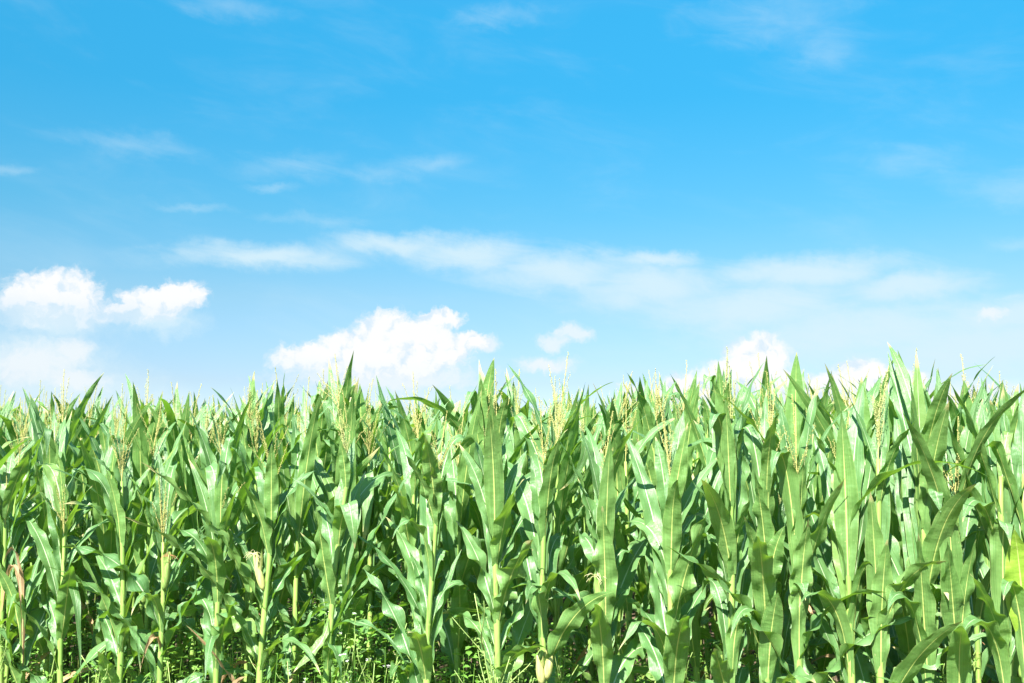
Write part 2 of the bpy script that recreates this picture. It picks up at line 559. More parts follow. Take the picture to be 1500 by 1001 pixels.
def tassel_bm(rng, size=1.0, spread=1.0, droop=0.0, lo=False):
    mb = MB()
    nb = rng.randint(5, 10)

    def branch(p0, d0, L, r, bend):
        n = 4 if lo else 8
        pts = [Vector(p0)]
        d = d0.normalized()
        for i in range(n):
            d = (d + Vector((0, 0, bend)) + Vector((rng.uniform(-1, 1), rng.uniform(-1, 1), 0)) * 0.05).normalized()
            pts.append(pts[-1] + d * (L / n))
        tube(mb, pts, [r * (1 - 0.6 * i / n) for i in range(n + 1)], 3 if lo else 4, cap=False)
        # spikelets
        step = 0.016 if lo else 0.0075
        k = int(L * 0.86 / step)
        for q in range(k):
            s = 0.12 + 0.88 * q / max(1, k)
            f = s * n
            i = min(n - 1, int(f))
            p = pts[i].lerp(pts[i + 1], f - i)
            t = (pts[i + 1] - pts[i]).normalized()
            a = rng.uniform(0, 6.28)
            sd_ = Vector((math.cos(a), math.sin(a), 0.2))
            sd_ = (sd_ - t * sd_.dot(t)).normalized()
            ax = (t * 0.85 + sd_ * 0.5).normalized()
            e = t.cross(sd_).normalized()
            ln = rng.uniform(0.0085, 0.0125) * (1.3 if lo else 1)
            w = rng.uniform(0.0012, 0.0020) * (1.1 if lo else 1)
            m = p + ax * ln * 0.5 + sd_ * 0.001
            if rng.random() < 0.35 and not lo:      # open floret with hanging anthers
                tip = m + Vector((sd_.x * 0.004, sd_.y * 0.004, -0.007))
                mb.add([m, m + e * 0.0012, tip, tip - e * 0.0012], [(0, 1, 2, 3)])
            mb.add([p, m + e * w, m + sd_ * w, m - e * w, m - sd_ * w, p + ax * ln],
                   [(0, 1, 2), (0, 2, 3), (0, 3, 4), (0, 4, 1), (5, 2, 1), (5, 3, 2), (5, 4, 3), (5, 1, 4)])
    branch((0, 0, 0), Vector((rng.uniform(-.06, .06), rng.uniform(-.06, .06), 1)), 0.34 * size, 0.0028, 0.02)
    for i in range(nb):
        a = rng.uniform(0, 6.28)
        z = 0.012 + 0.11 * size * i / nb
        sp = rng.uniform(0.12, 0.62) * spread
        branch((0, 0, z), Vector((math.cos(a) * sp, math.sin(a) * sp, 1)), rng.uniform(0.12, 0.22) * size, 0.0012, 0.03 - 0.07 * rng.random() - droop * rng.uniform(0.2, 1))
    return mb


def link(name, data, parent=None, loc=None):
    o = bpy.data.objects.new(name, data)
    C.objects.link(o)
    if parent:
        o.parent = parent
    if loc is not None:
        o.location = loc
    return o


def stalk_mb(hgt, lean, r0, r1, nodes, base):
    mb = MB()
    pts, rad = [], []
    zs = [0.0]
    for z in nodes:
        if z < hgt:
            zs += [z - 0.008, z, z + 0.008]
    zs.append(hgt)
    zs = sorted(set(max(0, z) for z in zs))
    for z in zs:
        r = r0 + (r1 - r0) * (z / hgt)
        if any(abs(z - q) < 1e-6 for q in nodes):
            r *= 1.22
        pts.append(base(z)); rad.append(r)
    tube(mb, pts, rad, 10)
    return mb


def ear_parts(rng, parent, p, hd, brown=False, L=0.17):
    if brown is None:
        L = 0.12
    mb = MB()
    d = (hd * 0.30 + Vector((0, 0, 1))).normalized()
    n = 9
    prof = [0.45, 0.85, 1.0, 1.02, 0.98, 0.88, 0.72, 0.5, 0.3, 0.16]
    pts = [p + d * (L * i / n) for i in range(n + 1)]
    tube(mb, pts, [0.017 * prof[i] for i in range(n + 1)], 9)
    # loose husk tips
    for k in range(4):
        a = k * 1.6 + rng.uniform(0, 1)
        hh = Vector((math.cos(a), math.sin(a), 0))
        ribbon(mb, arc_path(p + d * L * 0.45 + hh * 0.013, hh, L * 0.55, 0.02, 0.02 + 0.2 * rng.random(), 1, 8), hh, 0.018, rng, 8, 2, 0.3, wave=0.4)
    e = link('ear', mb.mesh('ear', M_HUSK_PALE if brown in (None, 'pale') else M_HUSK), parent)
    if brown is None:                       # silk already dropped
        return e
    sb = MB()
    tip = p + d * L
    for k in range(16):
        a = rng.uniform(0, 6.28); q = rng.uniform(0.2, 1.0)
        dd = Vector((math.cos(a) * q, math.sin(a) * q, rng.uniform(0.5, 1.4)))
        pp = [tip - d * 0.012]
        for i in range(5):
            dd = dd + Vector((rng.uniform(-.2, .2), rng.uniform(-.2, .2), -0.38))
            pp.append(pp[-1] + dd.normalized() * rng.uniform(0.007, 0.012))
        tube(sb, pp, 0.0009, 3, cap=False)
    link('silk', sb.mesh('silk', M_SILK_BROWN if brown is True else M_SILK), e)
    return e


def make_plant(seed, height=1.85, r0=0.015, leaves=None, tassel=True, tassel_len=1.0, tassel_droop=0.0, ear=None, auto=True,
               auto_skip=None, lean=None, plane=None, leaf_up=1.0, fresh=False, auto_from=0.22, drymat=0.0, step=None, wscale=1.0, tass_h=None):
    """Empty at the foot of the plant with stalk, leaf, tassel, ear children.
    height = tip of the highest leaf region (approx); hero leaves given in local coordinates."""
    rng = random.Random(seed)
    root = bpy.data.objects.new('corn_plant', None)
    root.empty_display_size = 0.1
    C.objects.link(root)
    sh = height - 0.27 if tass_h is None else tass_h   # where the tassel leaves the stalk
    lx, ly = lean if lean else (rng.uniform(-.045, .045), rng.uniform(-.045, .045))
    wob = rng.uniform(0, 6)

    def base(z):
        q = z / max(sh, .1)
        return Vector((lx * q ** 1.4 + 0.005 * math.sin(z * 6 + wob), ly * q ** 1.4 + 0.005 * math.cos(z * 5 + wob), z))
    st = step or rng.uniform(0.125, 0.15)
    nodes = []
    z = auto_from
    while z < sh - 0.09:
        nodes.append(z)
        z += st * (1 - 0.25 * (z / sh)) * rng.uniform(0.9, 1.1)
    sm = stalk_mb(sh, None, r0, r0 * 0.42, nodes, base)
    link('stalk', sm.mesh('stalk', M_STALK), root)
    pl = plane if plane is not None else rng.uniform(0, PI)
    if auto:
        for i, z in enumerate(nodes):
            rel = z / sh
            if auto_skip and auto_skip(z):
                continue
            a = pl + (PI if i % 2 else 0) + rng.gauss(0, 0.35)
            hd = Vector((math.cos(a), math.sin(a), 0))
            mb = MB()
            r = r0 + (r0 * 0.42 - r0) * rel
            zc = z + 0.11
            sheath(mb, z, min(zc, sh), base, r, hd)
            # middle leaves the longest, top ones short and upright
            Lf = (0.48 + 0.38 * math.sin(PI * min(1, rel * 0.92))) * rng.uniform(0.82, 1.12)
            if leaves and hd.y < -0.45 and rel < 0.75:
                Lf *= 0.6
            Wf = (0.052 + 0.034 * math.sin(PI * min(1, rel * 0.95 + 0.08))) * rng.uniform(0.88, 1.12) * wscale
            if rel > 0.62:
                a0 = rng.uniform(0.10, 0.34) * leaf_up; a1 = rng.uniform(0.2, 1.25) * leaf_up
                if rng.random() < 0.16:
                    a1 += 1.2
            elif rel > 0.38:
                a0 = rng.uniform(0.2, 0.5); a1 = rng.uniform(0.4, 1.8)
            else:
                a0 = rng.uniform(0.3, 0.7); a1 = rng.uniform(0.8, 2.5)
            if rel < 0.38:
                Lf *= 0.78
            if rel > 0.38:
                cap = height + rng.uniform(-0.08, 0.12)
                Lf = min(Lf, max(0.22, (cap - zc) / max(0.35, math.cos(a0 + (min(a1, 1.2) - a0) * 0.4))))
                if rel > 0.8:
                    Wf *= 0.85
            kink = (rng.uniform(0.45, 0.8), rng.uniform(1.4, 2.3)) if rng.random() < 0.13 else None
            p0 = base(min(zc, sh)) + hd * r * 1.1
            dry = (z < 0.45 and rng.random() < 0.15) or rng.random() < drymat
            ribbon(mb, arc_path(p0, hd, Lf, a0, a1, rng.uniform(1.0, 2.0), 36, kink, rng, rng.uniform(-.25, .25)), hd, Wf * (0.4 if dry else 1), rng,
                   twist=rng.gauss(0, 0.7) + (rng.choice([-2, 2]) if dry else 0), wave=rng.uniform(0.6, 1.5) * (1.5 if rel < 0.6 else 0.7),
                   roll=rng.gauss(0, 0.2), fold=rng.uniform(0.15, 0.45) if not dry else 0.9)
            lf = link('leaf', mb.mesh('leaf', M_DRY if dry else M_LEAF), root)
            if dry:
                lf['label'] = 'withered brown leaf'
    if leaves:
        for lf in leaves:
            mb = MB()
            p0, c1, c2, p3, w = lf[:5]
            opt = lf[5] if len(lf) > 5 else {}
            hd = Vector((p3.x - p0.x, p3.y - p0.y, 0))
            hd = hd.normalized() if hd.length > 0.02 else Vector((0, -1, 0))
            b_ = base(p0.z)
            r = r0 * (1 - 0.58 * min(1, p0.z / sh))
            p0 = b_ + hd * r * 1.1
            if p0.z < sh:
                sheath(mb, max(0, p0.z - 0.11), p0.z, base, r, hd)
            dry = opt.get('dry', False)
            if dry:
                w *= 0.62
            pts = bez_path(p0, c1, c2, p3, 36)
            if 'kink' in opt:       # the tip folded sharply over
                ks, kl = opt['kink']
                ki = int(36 * ks)
                d = (pts[ki] - pts[ki - 1]).length
                fd = (Vector((hd.x, hd.y, 0)) * 0.45 + Vector((kl, 0, -1))).normalized()
                for q in range(ki + 1, 37):
                    pts[q] = pts[q - 1] + fd * d
            ribbon(mb, pts, hd, w, rng, twist=opt.get('twist', rng.gauss(0, 0.45)), wave=opt.get('wave', 1.0), roll=opt.get('roll', rng.gauss(0, 0.28)),
                   fold=opt.get('fold', 0.28), tipk=opt.get('tipk', 1.0))
            o = link('leaf', mb.mesh('leaf', M_DRY if dry else (M_BRIGHT if opt.get('bright') else M_LEAF)), root)
            if opt.get('bright'):
                o['label'] = 'bright yellow-green leaf'
            if dry:
                o['label'] = 'withered brown leaf'
    if tassel:
        tb = tassel_bm(rng, tassel_len, rng.uniform(0.6, 1.15) if not fresh else 0.45, tassel_droop)
        t = link('tassel', tb.mesh('tassel', M_TASSEL_G if fresh else M_TASSEL), root, base(sh))
        t.rotation_euler = (rng.uniform(-.1, .1), rng.uniform(-.1, .1), 0)
    if ear:
        for (ze, ae, brown) in ear:
            hd = Vector((math.cos(ae), math.sin(ae), 0))
            ear_parts(rng, root, base(ze) + hd * 0.012, hd, brown)
    return root


def copy_plant(root, loc, rz, sc):
    r = root.copy(); C.objects.link(r)
    for ch in root.children:
        c_ = ch.copy(); C.objects.link(c_); c_.parent = r
        for g in ch.children:
            d = g.copy(); C.objects.link(d); d.parent = c_
    r.location = loc
    r.rotation_euler = (0, 0, rz)
    r.scale = (sc, sc, sc)
    return r


# ------------------------------------------------------------------ field layout
SLOPE, Y0, ROW = 0.3687, 4.04, 0.745


def edge_depth(px, row=0.0):
    k = (px - 750) / FPX / 1.0
    return (Y0 + ROW * row) / (1 + SLOPE * k)


ORD = ['first', 'second', 'third', 'fourth', 'fifth', 'sixth', 'seventh', 'eighth', 'ninth', 'tenth', 'eleventh', 'twelfth', 'thirteenth',
       'fourteenth', 'fifteenth', 'sixteenth', 'seventeenth', 'eighteenth', 'nineteenth', 'twentieth', 'twenty-first', 'twenty-second',
       'twenty-third', 'twenty-fourth', 'twenty-fifth', 'twenty-sixth', 'twenty-seventh', 'twenty-eighth']
GRP = 'corn plants in the field'

# ground
def gheight(x, y):
    return 0.03 * mnoise.noise(Vector((x * 1.3, y * 1.3, 0))) + 0.012 * mnoise.noise(Vector((x * 6, y * 6, 3)))


gm = MB()
xs = sorted(set([-600, -200, -80, -40, -25] + [-16 + i * 0.4 for i in range(81)] + [25, 40, 80, 200, 600]))
ys = sorted(set([-60, -20, -8, -4] + [-2 + i * 0.4 for i in range(60)] + [28, 40, 80, 200, 900]))
for y in ys:
    for x in xs:
        gm.v.append((x, y, gheight(x, y) if abs(x) < 20 and -4 < y < 24 else 0)); gm.uv.append((x, y))
nx = len(xs)
for j in range(len(ys) - 1):
    for i in range(nx - 1):
        a = j * nx + i
        gm.f.append((a, a + 1, a + 1 + nx, a + nx))
g = link('ground', gm.mesh('ground', M_SOIL)); g['kind'] = 'structure'


# ---- front plants read from the photograph: pixels of the photo turned into real positions at the plant's own distance
def hero(px, label, top, leaves, row=0.0, foot_px=None, **kw):
    """px: stalk x at the height of y=950; leaves: (y_base, tip_x, tip_y, apex_y, depth_offset_of_tip, width_m, opts)"""
    dep = edge_depth(px, row)
    foot = world_at(px, 950, dep); foot.z = gheight(foot.x, foot.y) - 0.01
    topx = kw.pop('topx', px)
    tp = world_at(topx, top, dep)
    height = tp.z
    lean = ((tp.x - foot.x) * 0.9, 0.0)
    out = []
    sh = kw.get('tass_h', height - 0.24)
    for lf in leaves:
        yb, tx, ty, ay, dd, w = lf[:6]
        o = dict(lf[6]) if len(lf) > 6 else {}
        if px < 1060 and yb >= 800 and (ay >= ty - 12) and not o.get('dry'):
            dd = abs(dd) * 0.75 + 0.03          # these show their glossy upper face
        elif px >= 1060 and dd < -0.05:
            dd = dd * 0.5 if (yb * 7 + tx) % 5 < 2 else -dd * 0.7
        w *= 0.86
        B = world_at(px, yb, dep) - foot; B.x = lean[0] * (B.z / sh) ** 1.4 if B.z < sh else lean[0]
        T = world_at(tx, ty, dep + dd) - foot
        A = world_at(tx, ay, dep + dd) - foot
        H = Vector((T.x - B.x, T.y - B.y, 0))
        za = A.z
        if ay < ty - 4:      # arching leaf
            c1 = B + H * 0.12; c1.z = B.z + (za - B.z) * 1.05 + 0.02
            c2 = B + H * 0.72; c2.z = B.z + (za - B.z) * 1.25 + 0.02
        else:
            c1 = B + H * 0.18; c1.z = B.z + (T.z - B.z) * 0.40
            c2 = B + H * 0.52; c2.z = B.z + (T.z - B.z) * 0.76
        out.append((B, c1, c2, T, w, o))
    r = make_plant(hash_(px), height=height, leaves=out, lean=lean, **kw)
    r.location = foot
    r['label'] = label; r['category'] = 'corn plant'; r['group'] = GRP
    FRONT.append((px, row, r))
    return r


def hash_(px):
    return int(px * 7 + 11)


FRONT = []
_lr = random.Random(77)
LOW = lambda z: 0.62 < z < 1.22 and _lr.random() < 0.10      # fewer auto leaves where the photo's own leaves stand
N = None
hero(38, 'short young corn plant at the left frame edge beside a hanging brown leaf', 800, [
    (925, 0, 786, 786, -.12, .035), (925, 18, 797, 797, -.05, .032), (900, 82, 770, 770, -.1, .03), (930, 60, 850, 850, .1, .04),
    (960, 12, 905, 880, -.25, .04), (1000, 2, 838, 825, -.3, .05, {'dry': True, 'twist': 1.5, 'fold': 1.0})], tassel=False, auto_skip=LOW)
hero(8, 'corn plant cut by the left frame edge, with a dry brown leaf arching over', 690, [
    (760, 62, 640, 640, -.1, .085), (800, -20, 700, 690, -.1, .08), (880, 55, 770, 765, -.25, .07), (840, 0, 720, 720, -.15, .07),
    (760, 20, 655, 655, .1, .07), (900, 32, 960, 822, -.3, .045, {'dry': True, 'twist': 1.0, 'fold': 1.0})], auto_skip=LOW)
hero(95, 'corn plant with one pale leaf folded straight down over its stalk, near left', 700, [
    (955, 57, 852, 852, -.30, .075, {'wave': 1.8}), (880, 118, 992, 850, -.22, .062, {'wave': .4}), (900, 75, 822, 815, -.15, .06),
    (850, 62, 690, 686, -.12, .085), (800, 50, 700, 690, -.2, .08), (790, 128, 700, 695, .1, .07), (760, 78, 640, 640, -.1, .07), (930, 130, 900, 850, .1, .06)], auto_skip=LOW)
hero(180, 'corn plant whose bright yellow-green leaf sweeps right over its neighbour', 690, [
    (895, 137, 806, 806, -.34, .085, {'wave': 2.0}), (978, 139, 880, 880, -.34, .085, {'wave': 2.2}), (845, 268, 642, 640, -.12, .082, {'roll': .4, 'fold': .4, 'bright': 1}),
    (960, 206, 985, 925, -.3, .055), (830, 92, 705, 700, -.28, .085), (800, 160, 660, 655, -.1, .085), (780, 190, 655, 655, .12, .08),
    (885, 225, 800, 790, -.1, .07), (860, 150, 760, 755, .1, .06)], auto_skip=LOW, tass_h=1.5)
hero(240, 'corn plant with reddish withered silk and a curled brown leaf at its foot', 705, [
    (890, 290, 808, 805, -.2, .07, {'wave': 1.8}), (930, 192, 902, 880, -.25, .06), (960, 205, 985, 940, -.2, .05, {'dry': True, 'twist': 2, 'fold': 1.2}),
    (850, 210, 750, 745, -.15, .08), (830, 262, 700, 695, -.1, .08), (800, 232, 660, 660, -.05, .07)],
    ear=[(1.0, -0.9, True)], auto_skip=LOW)
hero(322, 'corn plant with wide arching lower leaves left of the yellow-eared plant', 690, [
    (960, 266, 880, 872, -.34, .09, {'wave': 1.8}), (905, 285, 800, 795, -.2, .08), (880, 232, 790, 785, -.2, .07), (850, 338, 760, 755, .1, .08),
    (820, 300, 700, 695, -.2, .085), (790, 345, 660, 655, .05, .075), (780, 330, 642, 642, -.1, .07, {'kink': (.72, -.3)}), (985, 300, 1000, 940, -.3, .06)], auto_skip=LOW)
hero(378, 'corn plant bearing a pale yellow ear husk halfway up its stalk', 668, [
    (984, 298, 912, 900, -.30, .085, {'wave': 2.0}), (885, 336, 775, 775, -.28, .08), (950, 412, 866, 866, -.12, .06, {'wave': 1.6}), (985, 470, 990, 948, -.28, .055),
    (905, 452, 806, 806, -.12, .085, {'wave': 1.3}), (930, 362, 880, 878, -.3, .07), (840, 425, 770, 765, -.2, .08), (810, 372, 700, 695, -.2, .085),
    (800, 448, 690, 690, -.05, .08), (780, 398, 650, 650, -.1, .075)], ear=[(1.02, 3.4, 'pale')], topx=403, auto_skip=LOW, tass_h=1.47)
hero(463, 'corn plant with a low leaf arching far right over the weeds', 618, [
    (928, 596, 978, 918, -.20, .05, {'wave': .8}), (935, 590, 808, 812, .05, .05), (860, 536, 690, 690, -.20, .105, {'wave': .8}), (800, 520, 640, 650, -.10, .09, {'wave': .5}),
    (905, 430, 985, 960, -.1, .05), (960, 500, 880, 880, -.1, .06), (880, 440, 780, 780, -.15, .08), (845, 470, 735, 735, -.28, .085),
    (985, 500, 1000, 955, -.25, .07), (790, 428, 700, 697, .05, .07)], topx=515, auto_skip=LOW, tass_h=1.52, fresh=True)
hero(620, 'corn plant with straw tassel standing free, tall weeds to its left', 655, [
    (925, 518, 780, 778, -.22, .082, {'wave': 1.3}), (905, 598, 805, 805, -.25, .075), (965, 612, 900, 900, -.3, .06), (940, 690, 868, 862, .05, .055), (990, 676, 805, 802, .1, .07),
    (970, 600, 880, 878, -.2, .06), (850, 575, 790, 770, -.12, .07), (800, 664, 735, 730, -.15, .08), (770, 590, 662, 660, -.12, .085), (760, 622, 640, 640, -.2, .09),
    (780, 690, 660, 655, .1, .085), (870, 660, 830, 808, .1, .06)], topx=642, auto_skip=LOW, tass_h=1.47)
hero(727, 'corn plant with a very broad glossy leaf leaning left, feathery weed at foot', 605, [
    (908, 668, 762, 760, -.34, .102, {'wave': 1.5}), (960, 694, 868, 866, -.30, .08, {'wave': 1.4}), (885, 852, 895, 862, -.15, .032, {'wave': .5, 'fold': .7}), (1010, 652, 912, 906, -.35, .088, {'wave': 1.4}),
    (790, 716, 604, 604, -.16, .095, {'wave': .5}), (870, 762, 758, 755, .1, .085), (850, 800, 720, 716, .12, .08), (830, 708, 740, 735, .12, .07),
    (840, 752, 770, 765, -.2, .07), (800, 772, 660, 656, .08, .085), (805, 672, 650, 650, .0, .08), (930, 800, 820, 812, .1, .075)], auto_skip=LOW, tassel=True, tass_h=1.62)
hero(796, 'corn plant with two pale pointed ears low on its stalk', 640, [
    (940, 770, 885, 872, -.22, .085, {'wave': 1.4}), (905, 830, 800, 795, -.25, .085, {'wave': 1.6}), (870, 785, 770, 765, -.25, .085, {'wave': 1.5}), (840, 812, 735, 730, -.15, .08),
    (970, 862, 935, 925, -.2, .055), (800, 778, 668, 665, -.1, .085), (790, 830, 640, 640, .05, .08), (890, 850, 880, 850, -.3, .06)], ear=[(0.72, -2.2, None), (0.74, -0.8, None)], auto_skip=LOW, tass_h=1.5)
hero(886, 'corn plant with a spread cream tassel standing above dark leaves', 655, [
    (870, 846, 700, 700, -.22, .075, {'wave': .7}), (800, 938, 690, 690, .12, .075, {'wave': .5}), (835, 815, 640, 640, .05, .08), (960, 820, 860, 858, -.34, .09, {'wave': 1.3}),
    (905, 838, 800, 795, -.25, .085, {'wave': 1.5}), (990, 900, 850, 848, -.22, .08), (780, 848, 622, 622, .15, .095, {'wave': .5}), (900, 930, 820, 815, -.1, .08),
    (860, 920, 770, 765, -.1, .08), (1000, 850, 925, 915, -.3, .06), (960, 940, 880, 870, .1, .07)], ear=[(0.99, -2.4, False)], auto_skip=LOW, tass_h=1.44, topx=884)
hero(980, 'corn plant with tall narrow cream tassel and broad lower leaves spread both ways', 600, [
    (890, 948, 780, 780, -.34, .092, {'wave': 1.2}), (955, 905, 864, 864, -.34, .09, {'wave': 1.4}), (975, 1046, 842, 842, -.28, .10, {'wave': 1.0}), (925, 1014, 800, 795, .05, .08, {'wave': 1.3}),
    (1010, 912, 944, 930, -.3, .06, {'kink': (.75, -.5)}), (860, 905, 780, 770, -.25, .075), (820, 1032, 740, 740, -.1, .08), (800, 960, 640, 640, -.05, .09, {'wave': .5}),
    (780, 1002, 600, 600, .08, .09, {'wave': .5}), (800, 1058, 665, 665, -.1, .075, {'wave': .4}), (1010, 985, 960, 950, -.25, .07)], auto_skip=LOW, tass_h=1.5, topx=982, tassel_len=1.15)
hero(1068, 'corn plant with a wide upright leaf showing its white midrib, right of centre', 560, [
    (965, 1062, 775, 775, -.30, .105, {'wave': .9}), (900, 1022, 800, 795, .1, .08), (1000, 1028, 870, 860, -.25, .07), (830, 1010, 700, 700, .05, .085),
    (850, 1100, 730, 730, -.2, .09), (800, 1050, 600, 600, .0, .09, {'wave': .5}), (790, 1098, 590, 590, .05, .09, {'wave': .5}), (1000, 1100, 930, 915, -.25, .07),
    (780, 1040, 640, 620, -.2, .085)], auto_skip=LOW, tass_h=1.62, fresh=True)
hero(1120, 'corn plant with a leaf folded flat at its crest like a pale blade', 590, [
    (1000, 1140, 868, 866, -.26, .092, {'wave': .3, 'tipk': 1.6}), (905, 1090, 756, 756, -.25, .085, {'wave': .8}), (960, 1070, 935, 900, -.35, .055), (870, 1150, 770, 768, -.2, .085),
    (830, 1105, 690, 690, -.2, .09, {'wave': .8}), (800, 1132, 620, 620, -.05, .09, {'wave': .5}), (820, 1080, 660, 640, .1, .08), (1000, 1085, 920, 910, .1, .06)], auto_skip=LOW)
hero(1166, 'corn plant before the dark gap, leaves held close to the stalk', 600, [
    (930, 1185, 760, 760, -.28, .09, {'wave': 1.4}), (880, 1130, 700, 680, -.28, .085, {'wave': .6}), (850, 1180, 660, 660, -.1, .085), (820, 1142, 590, 590, .05, .09, {'wave': .5}),
    (985, 1180, 880, 870, -.2, .08), (800, 1198, 565, 565, .12, .095, {'wave': .4})], auto_skip=LOW)
hero(1240, 'corn plant with a large pale leaf leaning left across the dark gap', 590, [
    (985, 1170, 890, 885, -.26, .088, {'wave': .5}), (895, 1218, 690, 690, -.26, .095, {'wave': .6}), (850, 1232, 598, 598, -.05, .10, {'wave': .4}), (930, 1262, 760, 760, -.28, .09),
    (870, 1172, 770, 765, -.1, .08), (970, 1215, 870, 865, .1, .06), (990, 1290, 850, 845, -.15, .08), (820, 1265, 560, 560, .15, .1, {'wave': .4}), (935, 1262, 860, 830, -.2, .055)], auto_skip=LOW, tassel=False)
hero(1283, 'corn plant of tall flat overlapping leaves beside a small brown curl', 580, [
    (960, 1275, 720, 720, -.24, .095, {'wave': .7}), (900, 1262, 640, 640, -.2, .09, {'wave': .5}), (860, 1295, 615, 615, .05, .09), (985, 1300, 790, 790, -.26, .09),
    (840, 1300, 560, 565, .15, .095, {'wave': .4}), (930, 1340, 830, 828, -.15, .06), (880, 1250, 780, 775, .1, .05, {'dry': True})], auto_skip=LOW, tassel=True, tass_h=1.62, fresh=True)
hero(1350, 'corn plant with the tallest pointed leaves beside the dense right end', 515, [
    (900, 1322, 640, 640, -.26, .10, {'wave': .5}), (870, 1352, 590, 590, -.2, .105, {'wave': .4}), (800, 1342, 514, 514, .05, .075, {'wave': .3}), (830, 1332, 548, 548, -.05, .095, {'wave': .4}),
    (1000, 1345, 780, 778, -.3, .095, {'wave': .6}), (960, 1318, 730, 728, -.25, .085), (940, 1384, 800, 795, -.2, .08), (985, 1390, 880, 875, -.25, .08), (1010, 1300, 895, 890, -.3, .08)],
    auto_skip=LOW, tassel=False)
hero(1395, 'corn plant with a tassel half hidden by leaves, one strap leaf folded over', 560, [
    (960, 1385, 700, 698, -.24, .09, {'wave': .5}), (860, 1372, 540, 540, .1, .09, {'wave': .4}), (900, 1408, 640, 640, -.2, .09), (840, 1412, 562, 562, .05, .10, {'wave': .4}),
    (1000, 1430, 790, 790, -.25, .08), (900, 1360, 745, 740, -.28, .08, {'kink': (.7, .4)}), (980, 1372, 850, 845, -.2, .085)], auto_skip=LOW, tass_h=1.42, topx=1392)
hero(1462, 'corn plant with broad leaf slanting left across its neighbour near right edge', 575, [
    (830, 1394, 678, 676, -.2, .088, {'wave': .4}), (900, 1432, 630, 630, -.15, .10, {'wave': .4}), (960, 1420, 840, 836, -.28, .09), (1010, 1410, 930, 925, -.3, .09), (860, 1410, 765, 745, -.28, .085),
    (850, 1470, 562, 562, .12, .095, {'wave': .3}), (920, 1478, 690, 690, -.2, .095), (840, 1438, 590, 590, .1, .09, {'wave': .4}), (990, 1480, 800, 790, -.25, .09)], auto_skip=LOW, tassel=False)
hero(1494, 'corn plant cut by the right frame edge, with a bright yellow-green leaf', 570, [
    (900, 1478, 690, 690, -.2, .10, {'wave': .4}), (850, 1500, 565, 565, .1, .09), (940, 1486, 775, 773, -.2, .12, {'bright': 1, 'wave': .6}), (1000, 1470, 880, 870, -.2, .08), (880, 1540, 650, 650, .1, .09), (820, 1462, 580, 580, .12, .08)], auto_skip=lambda z: 0.25 < z < 1.22, tassel=False)
hero(542, 'dark corn plant set back in the gap behind the tall weeds', 600, [
    (930, 560, 830, 825, -.15, .07), (880, 525, 760, 755, -.2, .08), (850, 560, 700, 690, -.15, .08), (800, 530, 640, 640, .1, .08), (790, 565, 600, 600, 0, .085)], row=0.8, auto_skip=LOW)
hero(672, 'slim corn plant between the straw-tasselled plant and the broad glossy-leaved one', 610, [
    (930, 700, 820, 815, -.15, .08), (890, 650, 760, 750, -.15, .08), (850, 690, 680, 675, -.05, .085), (800, 655, 620, 620, .1, .08), (800, 690, 590, 590, .0, .085)], row=0.55, auto_skip=LOW)

# skyline plants of the second and third row, their tips where they stand out in the photograph
def sky_plant(px, row, label, top, leaves, **kw):
    hero(px, label, top, leaves, row=row, **kw)

sky_plant(708, 1.0, 'tall corn plant whose pointed tuft rises highest left of centre', 540, [
    (640, 724, 524, 524, -.05, .075, {'wave': .2}), (680, 704, 552, 552, -.1, .075, {'wave': .2}), (660, 742, 560, 560, .05, .06), (720, 690, 590, 590, -.1, .08)], tass_h=1.72)
sky_plant(1164, 1.0, 'corn plant with a huge pointed leaf against the right-hand cloud', 540, [
    (720, 1167, 516, 516, -.05, .105, {'wave': .2}), (740, 1190, 548, 548, -.1, .095, {'wave': .2}), (740, 1142, 590, 590, -.1, .09), (700, 1178, 540, 540, .1, .07)], tassel=False)
sky_plant(1060, 1.0, 'corn plant with erect tassel and upright tips left of the big pointed leaf', 545, [
    (700, 1052, 528, 528, -.05, .07, {'wave': .2}), (690, 1072, 538, 538, .05, .05), (720, 1030, 580, 565, -.1, .085), (700, 1092, 560, 560, 0, .07)], tass_h=1.75, fresh=True)
sky_plant(962, 1.0, 'corn plant with dark narrow tip left of the central cloud heap', 565, [
    (720, 972, 566, 566, -.05, .075, {'wave': .2}), (740, 950, 590, 590, -.1, .08), (720, 1000, 600, 590, 0, .08)], tass_h=1.66)
sky_plant(905, 1.6, 'corn plant behind the cream tassel, its broad leaf leaning left', 565, [
    (760, 896, 582, 582, -.3, .10, {'wave': .4}), (700, 912, 572, 572, 0, .07), (700, 930, 590, 590, 0, .08)], tass_h=1.72)
sky_plant(365, 1.0, 'tasselled corn plant under the open sky at left of the main cloud', 560, [
    (700, 336, 565, 565, -.1, .085, {'wave': .2}), (690, 372, 545, 545, 0, .06), (700, 404, 556, 556, 0, .075), (720, 350, 600, 600, -.15, .08)], tass_h=1.72)
sky_plant(470, 1.4, 'corn plant with a pale broad leaf raised under the main cloud', 565, [
    (700, 480, 558, 558, -.05, .085, {'wave': .2}), (710, 456, 600, 590, -.1, .08), (700, 500, 585, 585, 0, .075), (700, 425, 620, 615, -.2, .08)], tass_h=1.74)
sky_plant(530, 1.0, 'corn plant with a dark upright blade right of the main cloud', 570, [
    (700, 527, 562, 562, -.05, .085, {'wave': .2}), (710, 560, 590, 590, -.1, .08), (700, 508, 590, 590, 0, .075)], tass_h=1.66)
sky_plant(1322, 1.0, 'corn plant behind the right-hand cluster with a notched upright blade', 560, [
    (720, 1310, 585, 585, -.05, .09, {'wave': .2}), (710, 1290, 565, 565, -.1, .09), (700, 1366, 550, 550, 0, .08)], tass_h=1.7)

